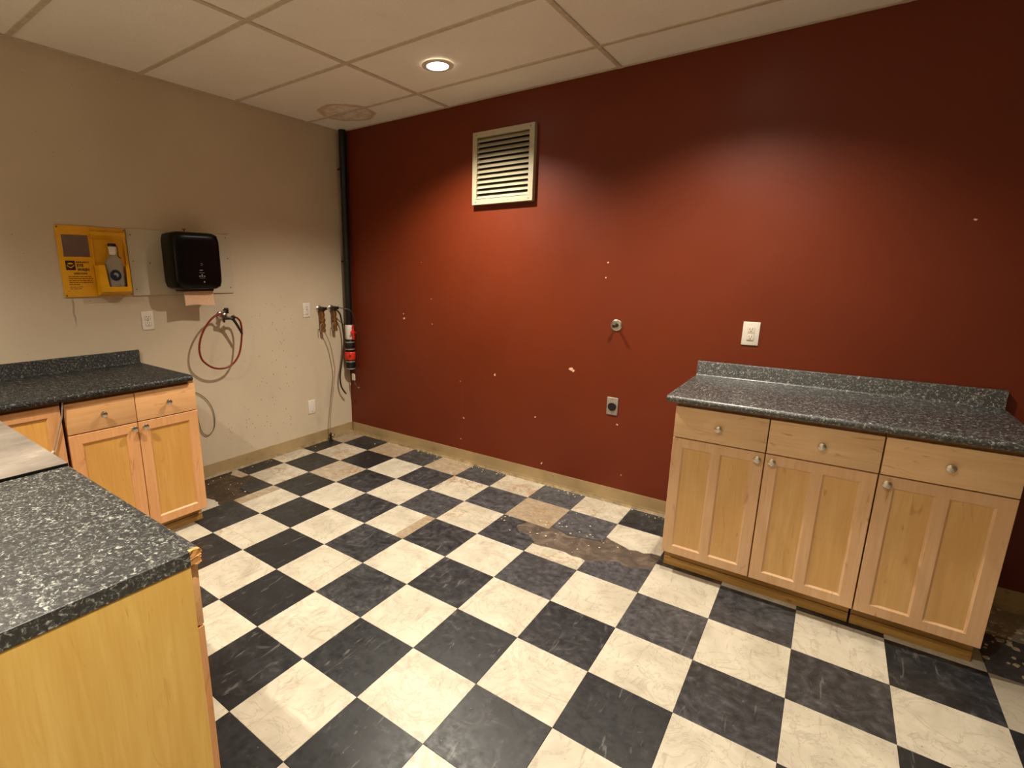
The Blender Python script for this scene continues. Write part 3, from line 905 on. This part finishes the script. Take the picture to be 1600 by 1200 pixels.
wb = thing('backing_board', 'pale grey screwed-on board behind the black towel dispenser', 'board', (XL, 0, 0))
lbox(.3535, 1.018, 1.322, 1.722, .0005, .0115, .0015, 1).build('panel', M['white_board'], wb, smooth=False)
for y, z in ((.375, 1.685), (.375, 1.53), (.375, 1.36), (.47, 1.52), (.985, 1.70), (.99, 1.56), (.992, 1.36)):
    MB().lathe([(.0042, .0112), (.0042, .013), (.002, .0135), (0, .0136)], (0, y, z), (1, 0, 0), 10).build('screw', M['screw'], wb)

dp_ = thing('paper_towel_dispenser', 'black rounded paper towel dispenser on the pale board with towel hanging out', 'towel dispenser', (XL+.012, .699, 1.355))
# lofted shell: back outline at the board, domed front
def shell():
    mb = MB(); n = 44; rings = []
    for d, hw, hh, cz, p in ((0, .150, .178, .180, 9), (.09, .156, .181, .180, 9), (.130, .155, .180, .180, 9), (.150, .150, .175, .180, 8.5), (.160, .142, .167, .180, 8), (.165, .128, .153, .180, 8), (.1675, .118, .143, .180, 8), (.168, .10, .12, .180, 8)):
        ring = []
        for i in range(n):
            t = 2*PI*(i+.5)/n; ct, st = math.cos(t), math.sin(t)
            k = (abs(ct)**p+abs(st)**p)**(-1/p)
            ring.append(mb.b.verts.new((d, hw*ct*k, cz+hh*st*k)))
        rings.append(ring)
    for A, B in zip(rings, rings[1:]):
        for i in range(n): mb.b.faces.new((A[i], A[(i+1) % n], B[(i+1) % n], B[i]))
    mb.b.faces.new(rings[0]); mb.b.faces.new(rings[-1])
    return mb
shell().build('cover', M['black_gloss'], dp_)
MB().box(.02, .13, -.10, .10, -.012, .006, .004, 2).build('outlet_slot', M['black'], dp_)
mb = MB()
F = .1684
def mark(y, z, w, h):
    y -= .01
    mb.box(F-.0006, F+.0004, y-w/2, y+w/2, z-h/2, z+h/2)
mb.lathe([(.008, F-.001), (.008, F+.0004), (0, F+.0004)], (0, .012, .160), (1, 0, 0), 18)
mark(.021, .160, .014, .010)
mark(.016, .123, .020, .005); mark(.018, .107, .034, .0022); mark(.018, .090, .007, .018); mark(.003, .085, .010, .008); mark(.033, .085, .010, .008); mark(.018, .073, .034, .0018)
mb.prism([(F-.0006, .019+.006*math.cos(a), .049+.006*math.sin(a)) for a in [2*PI*i/6 for i in range(6)]], (.001, 0, 0))
mb.build('front_print', M['pale_mark'], dp_, smooth=False)['kind'] = 'stuff'
MB().box(.005, .03, -.018, .012, .3605, .366).lathe([(.005, .366), (.005, .378), (.012, .380), (.012, .386), (0, .388)], (.016, -.004, 0), (0, 0, 1), 12).build('latch', M['brass'], dp_)
# paper with a saw-tooth torn edge
mb = MB()
W0, W1 = -.088, .110
nT = 16; path = [(.098, .0), (.100, -.03), (.104, -.075), (.107, -.106)]
rows = []
for k, (d, z) in enumerate(path):
    row = []
    for i in range(nT*2+1):
        u = i/(nT*2)
        zz = z
        if k == 3: zz = z+(.006 if i % 2 else 0)+.004*math.sin(u*5)
        row.append((d+.004*math.sin(u*3.1+k), W0+(W1-W0)*u, zz))
    rows.append(row)
for off in (0,):
    V = [[mb.b.verts.new(p) for p in row] for row in rows]
    V2 = [[mb.b.verts.new((p[0]-.0006, p[1], p[2])) for p in row] for row in rows]
    for A, B in zip(V, V[1:]):
        for i in range(nT*2): mb.b.faces.new((A[i], A[i+1], B[i+1], B[i]))
    for A, B in zip(V2, V2[1:]):
        for i in range(nT*2): mb.b.faces.new((A[i], B[i], B[i+1], A[i+1]))
    for i in range(nT*2):
        mb.b.faces.new((V[-1][i], V[-1][i+1], V2[-1][i+1], V2[-1][i])); mb.b.faces.new((V[0][i], V2[0][i], V2[0][i+1], V[0][i+1]))
    for A, B, C, D in zip(V, V[1:], V2, V2[1:]):
        mb.b.faces.new((A[0], B[0], D[0], C[0])); mb.b.faces.new((A[-1], C[-1], D[-1], B[-1]))
o = mb.build('paper_towel', M['paper'], dp_); o['label'] = 'brown paper towel with torn saw-tooth edge'

# wall plates --------------------------------------------------------
def plate(label, loc, rotz, w=.0715, h=.1165, kind='duplex', cat='outlet', name='wall_outlet', mat='plastic_white', group=None):
    """local: plate in xz, facing -y, back at y=0"""
    t = thing(name, label, cat, loc, rotz, group)
    MB().box(-w/2, w/2, -.0055, -.0002, -h/2, h/2, .0022, 3).build('face_plate', M[mat], t)
    if kind in ('duplex', 'decora'):
        if kind == 'decora':
            MB().box(-.0165, .0165, -.0075, -.005, -.0335, .0335, .0012, 2).build('insert', M[mat], t)
        for s in (-1, 1):
            rc = MB().box(-.0165, .0165, -.0085, -.005, s*.0195-.0145, s*.0195+.0145, .004, 3).build('receptacle', M[mat], t)
            mb = MB()
            for x in (-.0063, .0063): mb.box(x-.0014, x+.0014, -.0088, -.0084, s*.0195+.001, s*.0195+.0095)
            mb.lathe([(.0026, .0084), (.0026, .0088), (0, .0088)], (0, 0, s*.0195-.0065), (0, -1, 0), 10)
            mb.build('slots', M['slot'], rc, smooth=False)
        MB().lathe([(.003, .005), (.003, .0062), (0, .0064)], (0, 0, 0), (0, -1, 0), 10).build('screw', M['screw'], t)
    elif kind == 'blank':
        for s in (-1, 1): MB().lathe([(.003, .005), (.003, .0062), (0, .0064)], (0, 0, s*.042), (0, -1, 0), 10).build('screw', M['screw'], t)
    elif kind == 'range':
        rc = MB().lathe([(.027, .005), (.027, .009), (.0255, .0105), (0, .0108)], (0, 0, -.003), (0, -1, 0), 28).build('receptacle', M['black'], t)
        mb = MB()
        mb.box(-.012, -.009, -.0112, -.0106, -.009, .006).box(.009, .012, -.0112, -.0106, -.009, .006).box(-.003, .003, -.0112, -.0106, -.020, -.012)
        mb.build('slots', M['slot'], rc, smooth=False)
        for s in (-1, 1): MB().lathe([(.003, .005), (.003, .0062), (0, .0064)], (0, 0, s*.045), (0, -1, 0), 10).build('screw', M['screw'], t)
    return t
plate('white duplex outlet on the beige wall below the black dispenser', (XL, .420, 1.164), PI/2)
plate('white duplex outlet on the beige wall beside the two water valves', (XL, 1.648, 1.163), PI/2)
plate('white blank cover plate low on the beige wall near the corner', (XL, 1.648, .338), PI/2, kind='blank', cat='cover plate', name='cover_plate')
plate('white oversized duplex outlet on the red wall above the right-hand worktop', (2.362, YB, 1.164), 0, .079, .124, 'decora')
plate('grey steel plate with a round black range socket low on the red wall', (1.652, YB, .648), 0, .071, .114, 'range', 'outlet', 'range_outlet', 'steel')

# capped pipe stub through the red wall --------------------------------
st_ = thing('pipe_stub', 'chrome ring with a dark pipe stub in the middle of the red wall', 'pipe', (1.640, YB, 1.161))
MB().lathe([(.036, .0003), (.035, .004), (.028, .008), (.014, .010), (.011, .0095), (.011, .0003)], (0, 0, 0), (0, -1, 0), 32, False).build('escutcheon', M['chrome'], st_)
MB().lathe([(.0085, .0), (.0085, .040), (.0105, .041), (.0105, .052), (.008, .054), (0, .054)], (0, 0, 0), (0, -1, 0), 16).build('stub', M['dark_metal'], st_)

# louvred vent ----------------------------------------------------------
vt = thing('wall_vent', 'square cream louvred vent high on the red wall', 'vent', (.807, YB, 2.166))
hw, hh, fr, dpv = .236, .234, .036, .038
mb = MB()
mb.box(-hw, hw, -dpv, -.0005, hh-fr, hh, .002, 1).box(-hw, hw, -dpv, -.0005, -hh, -hh+fr, .002, 1)
mb.box(-hw, -hw+fr, -dpv, -.0005, -hh+fr-.001, hh-fr+.001, .001, 1).box(hw-fr, hw, -dpv, -.0005, -hh+fr-.001, hh-fr+.001, .001, 1)
mb.build('frame', M['vent'], vt)
MB().box(-hw+fr-.001, hw-fr+.001, -.003, -.001, -hh+fr-.001, hh-fr+.001).build('duct_back', M['vent_dark'], vt, smooth=False)
ns = 12; span = 2*(hh-fr)
slat = MB()
sl = span/ns
prof = [(-.035, -.0140), (-.0335, -.0155), (-.008, .0085), (-.007, .0120), (-.009, .0122), (-.034, -.0115)]
slat.prism([(-hw+fr-.0005, y, z) for y, z in prof], (2*(hw-fr)+.001, 0, 0))
slm = slat.mesh('slat', M['vent'], False)
for i in range(ns): inst('slat', slm, vt, (0, 0, -hh+fr+sl*(i+.55)))
for x in (-hw+.03, hw-.03):
    for z in (-hh+.018, hh-.018):
        MB().lathe([(.0045, dpv-.001), (.0045, dpv+.001), (.002, dpv+.002), (0, dpv+.002)], (x, 0, z), (0, -1, 0), 10).build('screw', M['screw'], vt)

# hose bib and hose ------------------------------------------------------
hb = thing('hose_valve', 'chrome wall valve with black lever carrying the coiled red hose', 'valve', (XL, .905, 1.168))
MB().lathe([(.030, .0003), (.028, .004), (.018, .009), (.011, .010)], (0, 0, 0), (1, 0, 0), 24).build('flange', M['chrome'], hb)
MB().lathe([(.010, .008), (.010, .03), (.017, .032), (.017, .060), (.012, .064), (.0, .065)], (0, 0, 0), (1, 0, 0), 20).tube([(.047, 0, -.008), (.050, -.004, -.03), (.054, -.008, -.042)], .011, 14).build('body', M['chrome'], hb)
for z0 in (.016, .026):
    MB().lathe([(.014, z0), (.016, z0+.002), (.016, z0+.006), (.014, z0+.008)], (.047, 0, 0), (0, 0, 1), 20).build('packing_nut', M['chrome'], hb)
MB().box(.036, .058, .008, .034, .012, .052, .005, 2).tube([(.047, 0, .036), (.047, .012, .034), (.047, .02, .03)], .009, 10).build('lever', M['black'], hb)
hs = thing('red_hose', 'dark red rubber hose looped over the wall valve below the dispenser', 'hose', (0, 0, 0))
hx = -.707
hp = [(-.725, .897, 1.122), (-.712, .880, 1.165), (hx, .856, 1.185), (hx, .794, 1.152), (hx, .740, 1.090), (hx, .705, 1.023), (hx, .690, .953), (hx, .699, .890), (hx, .727, .851), (hx, .771, .818), (hx, .824, .802), (hx, .880, .805),
      (hx, .928, .828), (hx, .967, .872), (hx, .989, .924), (hx, 1.004, .993), (hx, 1.012, 1.057), (hx, 1.006, 1.116), (hx, .986, 1.145), (-.700, .955, 1.157), (-.698, .938, 1.152)]
MB().tube(hp, .0068, 12, 6).build('tube', M['hose'], hs)
MB().tube([(-.715, .880, 1.148), (-.705, .905, 1.150), (-.696, .936, 1.146), (-.694, .955, 1.126), (-.694, .985, 1.072), (-.694, 1.005, 1.030)], lambda t: .0125-.005*t, 12).build('nozzle', M['black'], hs)
MB().lathe([(.0125, 0), (.014, .003), (.014, .022), (.011, .025)], (-.700, .945, 1.165), (.05, .45, -1), 16).build('coupling', M['dark_metal'], hs)

# two laundry valves at the corner ----------------------------------------
def water_valve(y, label):
    t = thing('water_valve', label, 'valve', (XL, y, 1.165), 0, 'pair of water valves by the corner')
    MB().lathe([(.030, .0003), (.029, .004), (.020, .010), (.012, .012)], (0, 0, 0), (1, 0, 0), 24).build('escutcheon', M['chrome'], t)
    MB().lathe([(.012, .008), (.012, .026), (.020, .028), (.020, .062), (.014, .065), (0, .066)], (0, 0, 0), (1, 0, 0), 16).build('valve_body', M['dark_metal'], t)
    MB().lathe([(.006, .0), (.006, .02), (.013, .022), (.013, .034), (.009, .036), (0, .036)], (.045, .010, 0), (0, 1, 0.1), 14).build('handle', M['dark_metal'], t)
    MB().lathe([(.012, .012), (.012, .036), (.018, .038), (.018, .060), (.013, .062), (.013, .078), (.020, .080), (.020, .102), (.014, .104), (.014, .122), (.019, .124), (.019, .150), (.013, .152), (.013, .170), (.017, .172), (.017, .192), (.006, .195)],
               (.045, 0, 0), (0, .04, -1), 14).build('brass_fitting', M['brass'], t)
    MB().tube([(.050, -.01, -.12), (.052, -.026, -.125), (.050, -.030, -.15), (.048, -.028, -.19)], .0035, 8).build('bleed_lever', M['steel'], t)
    return t
water_valve(1.776, 'chrome water valve with hanging brass fitting, next to the white outlet')
water_valve(1.905, 'chrome water valve with hanging brass fitting, next to the black corner pipe')
tb = MB().tube([(-.742, 1.787, .972), (-.742, 1.814, .930), (-.742, 1.850, .835), (-.742, 1.874, .70), (-.742, 1.882, .63), (-.742, 1.868, .54), (-.742, 1.845, .42), (-.744, 1.820, .27), (-.744, 1.808, .19), (-.742, 1.802, .112), (-.745, 1.803, .075)], .0042, 8, 5).build('supply_tube', M['tube_grey'])
tag(tb, 'thin grey tube hanging from the water valve down to the floor', 'tube')
t2 = thing('drain_hose', 'dark rubber hose hanging in a bow from the water valve beside the corner pipe', 'hose', (0, 0, 0))
MB().tube([(-.722, 1.918, 1.150), (-.712, 1.940, 1.118), (-.722, 1.958, 1.085), (-.735, 1.984, 1.010), (-.737, 1.995, .87), (-.737, 1.970, .722), (-.737, 1.936, .573), (-.737, 1.943, .475), (-.737, 1.983, .408)], .0072, 10, 6).build('tube', M['tube_dark'], t2)
MB().lathe([(.0085, 0), (.0085, .016), (.006, .018), (.006, .026), (0, .026)], (-.737, 1.980, .412), (0, .7, -.7), 12).build('end_fitting', M['brass'], t2)
t3 = thing('thin_hose', 'thin brown hose with a white tag bending over the black corner pipe', 'hose', (0, 0, 0))
MB().tube([(-.700, 1.925, 1.172), (-.672, 1.955, 1.163), (-.650, 1.985, 1.155), (-.632, 2.010, 1.125), (-.622, 2.030, 1.06), (-.616, 2.045, .97), (-.613, 2.050, .868), (-.625, 2.052, .745), (-.660, 2.055, .612), (-.688, 2.055, .555), (-.692, 2.055, .512), (-.662, 2.055, .468), (-.640, 2.055, .457)], .0045, 8, 5).build('tube', M['tube_dark'], t3)
MB().box(-.7130, -.676, 2.050, 2.060, .515, .575, .002, 1).build('tag', M['tag'], t3)
MB().lathe([(.0065, 0), (.0065, .018), (.009, .019), (.009, .026), (0, .027)], (-.642, 2.055, .458), (1, 0, -.25), 12).build('end_fitting', M['chrome'], t3)
sv = thing('stop_valve', 'small tarnished stop valve on the floor at the beige wall', 'valve', (-.745, 1.806, 0))
MB().lathe([(.016, .0005), (.016, .006), (.010, .010), (.010, .040), (.015, .043), (.015, .058), (.008, .062), (.0045, .075)], n=16).build('body', M['dark_metal'], sv)
MB().lathe([(.007, 0), (.007, .022), (.019, .024), (.021, .028), (.019, .033), (0, .034)], (.005, 0, .050), (1, .2, 0), 14).build('handle', M['nickel'], sv)

# black waste pipe in the corner -----------------------------------------
px_, py_ = -.722, 2.050
pp = thing('waste_pipe', 'black plastic waste pipe in the corner with red and white valve fittings', 'pipe', (px_, py_, 0))
MB().lathe([(.029, .62), (.029, ZC-.001)], n=24).build('pipe', M['black'], pp)
MB().lathe([(.0295, .886), (.036, .888), (.038, .892), (.038, 1.008), (.036, 1.012), (.0295, 1.014)], n=28, close=False).build('white_sleeve', M['plastic_white'], pp)
MB().lathe([(.0, 0), (.018, 0), (.019, .004), (.019, .016), (.016, .018), (0, .018)], (.038, -.004, .95), (1, -.15, 0), 20).box(.050, .060, -.014, .006, .884, 1.016, .004, 2).box(.052, .062, -.036, .024, .940, .956, .003, 2).build('valve_handle', M['red_plastic'], pp)
MB().lathe([(.0295, .782), (.041, .783), (.043, .787), (.043, .874), (.041, .877), (.0295, .878)], n=28, close=False).build('coupling', M['black'], pp)
for z in (.795, .858): MB().lathe([(.0434, z), (.0445, z+.001), (.0445, z+.009), (.0434, z+.010)], n=28, close=False).build('hose_clamp', M['steel'], pp)
MB().lathe([(.0295, .702), (.044, .703), (.047, .708), (.047, .770), (.044, .774), (.0295, .775)], n=28, close=False).box(.030, .052, -.044, -.030, .745, .765, .002, 1).build('red_collar', M['red_plastic'], pp)
MB().lathe([(0, .612), (.038, .613), (.041, .617), (.041, .694), (.039, .697), (.0295, .698)], n=28, close=False).build('coupling', M['black'], pp)
for z in (.618, .682): MB().lathe([(.0414, z), (.0425, z+.001), (.0425, z+.009), (.0414, z+.010)], n=28, close=False).build('hose_clamp', M['steel'], pp)
for z in (.50+1.05, 2.3): MB().lathe([(.0292, z), (.033, z+.001), (.033, z+.018), (.0292, z+.019)], n=20, close=False).box(-.064, -.028, -.008, .008, z+.004, z+.015).build('pipe_strap', M['black'], pp)

# cables -------------------------------------------------------------------
cbx = -.779
cb = MB().tube([(cbx, .615, .668), (cbx, .650, .658), (cbx, .697, .630), (cbx, .749, .573), (cbx, .782, .490), (cbx, .786, .405), (cbx, .768, .349), (cbx, .724, .322), (cbx, .687, .358), (cbx, .671, .432), (cbx, .660, .527), (cbx, .640, .597), (cbx, .60, .63)], .0028, 8, 6).build('wall_cable', M['cable'])
tag(cb, 'thin green-grey cable looping on the wall beside the cabinet', 'cable')
cd = thing('hanging_cord', 'thin pale cord with a white end hanging over the corner cabinet door', 'cord', (0, 0, 0))
MB().tube([(-.136, -.266, .868), (-.136, -.270, .84), (-.136, -.276, .801), (-.136, -.293, .75), (-.136, -.314, .685), (-.136, -.328, .646)], .003, 8, 4).build('cord', M['steel'], cd)
MB().lathe([(.006, 0), (.006, .018), (.004, .02), (0, .02)], (-.136, -.327, .648), (0, -.5, -.5), 10).build('plug', M['tag'], cd)

# crumbs of paint and broken tile along the walls ----------------------------
mb = MB(); rng = random.Random(11)
def chip(x, y, s):
    n = rng.randint(4, 6); a0 = rng.random()*6
    pts = [(x+s*rng.uniform(.6, 1)*math.cos(a0+2*PI*i/n), y+s*rng.uniform(.6, 1)*math.sin(a0+2*PI*i/n), .0004) for i in range(n)]
    mb.prism(pts, (0, 0, s*rng.uniform(.2, .45)))
for i in range(70):
    x = rng.uniform(-.4, 2.1); chip(x, YB-.022-abs(rng.gauss(0, .03)), rng.uniform(.003, .008))
for i in range(46): chip(rng.gauss(1.55, .22), rng.gauss(1.55, .12), rng.uniform(.003, .009))
for i in range(10): chip(rng.uniform(-.74, -.35), rng.gauss(.72, .12), rng.uniform(.003, .008))
for i in range(16): chip(XL+.03+abs(rng.gauss(0, .03)), rng.uniform(.5, 1.9), rng.uniform(.003, .007))
for i in range(60): chip(rng.gauss(3.47, .06), rng.gauss(1.83, .09), rng.uniform(.005, .016))
o = mb.build('debris', M['debris'], smooth=False)
o['kind'] = 'stuff'; o['label'] = 'pale crumbs of paint and tile on the floor along the walls'; o['category'] = 'debris'
print('tiles', n_tiles)
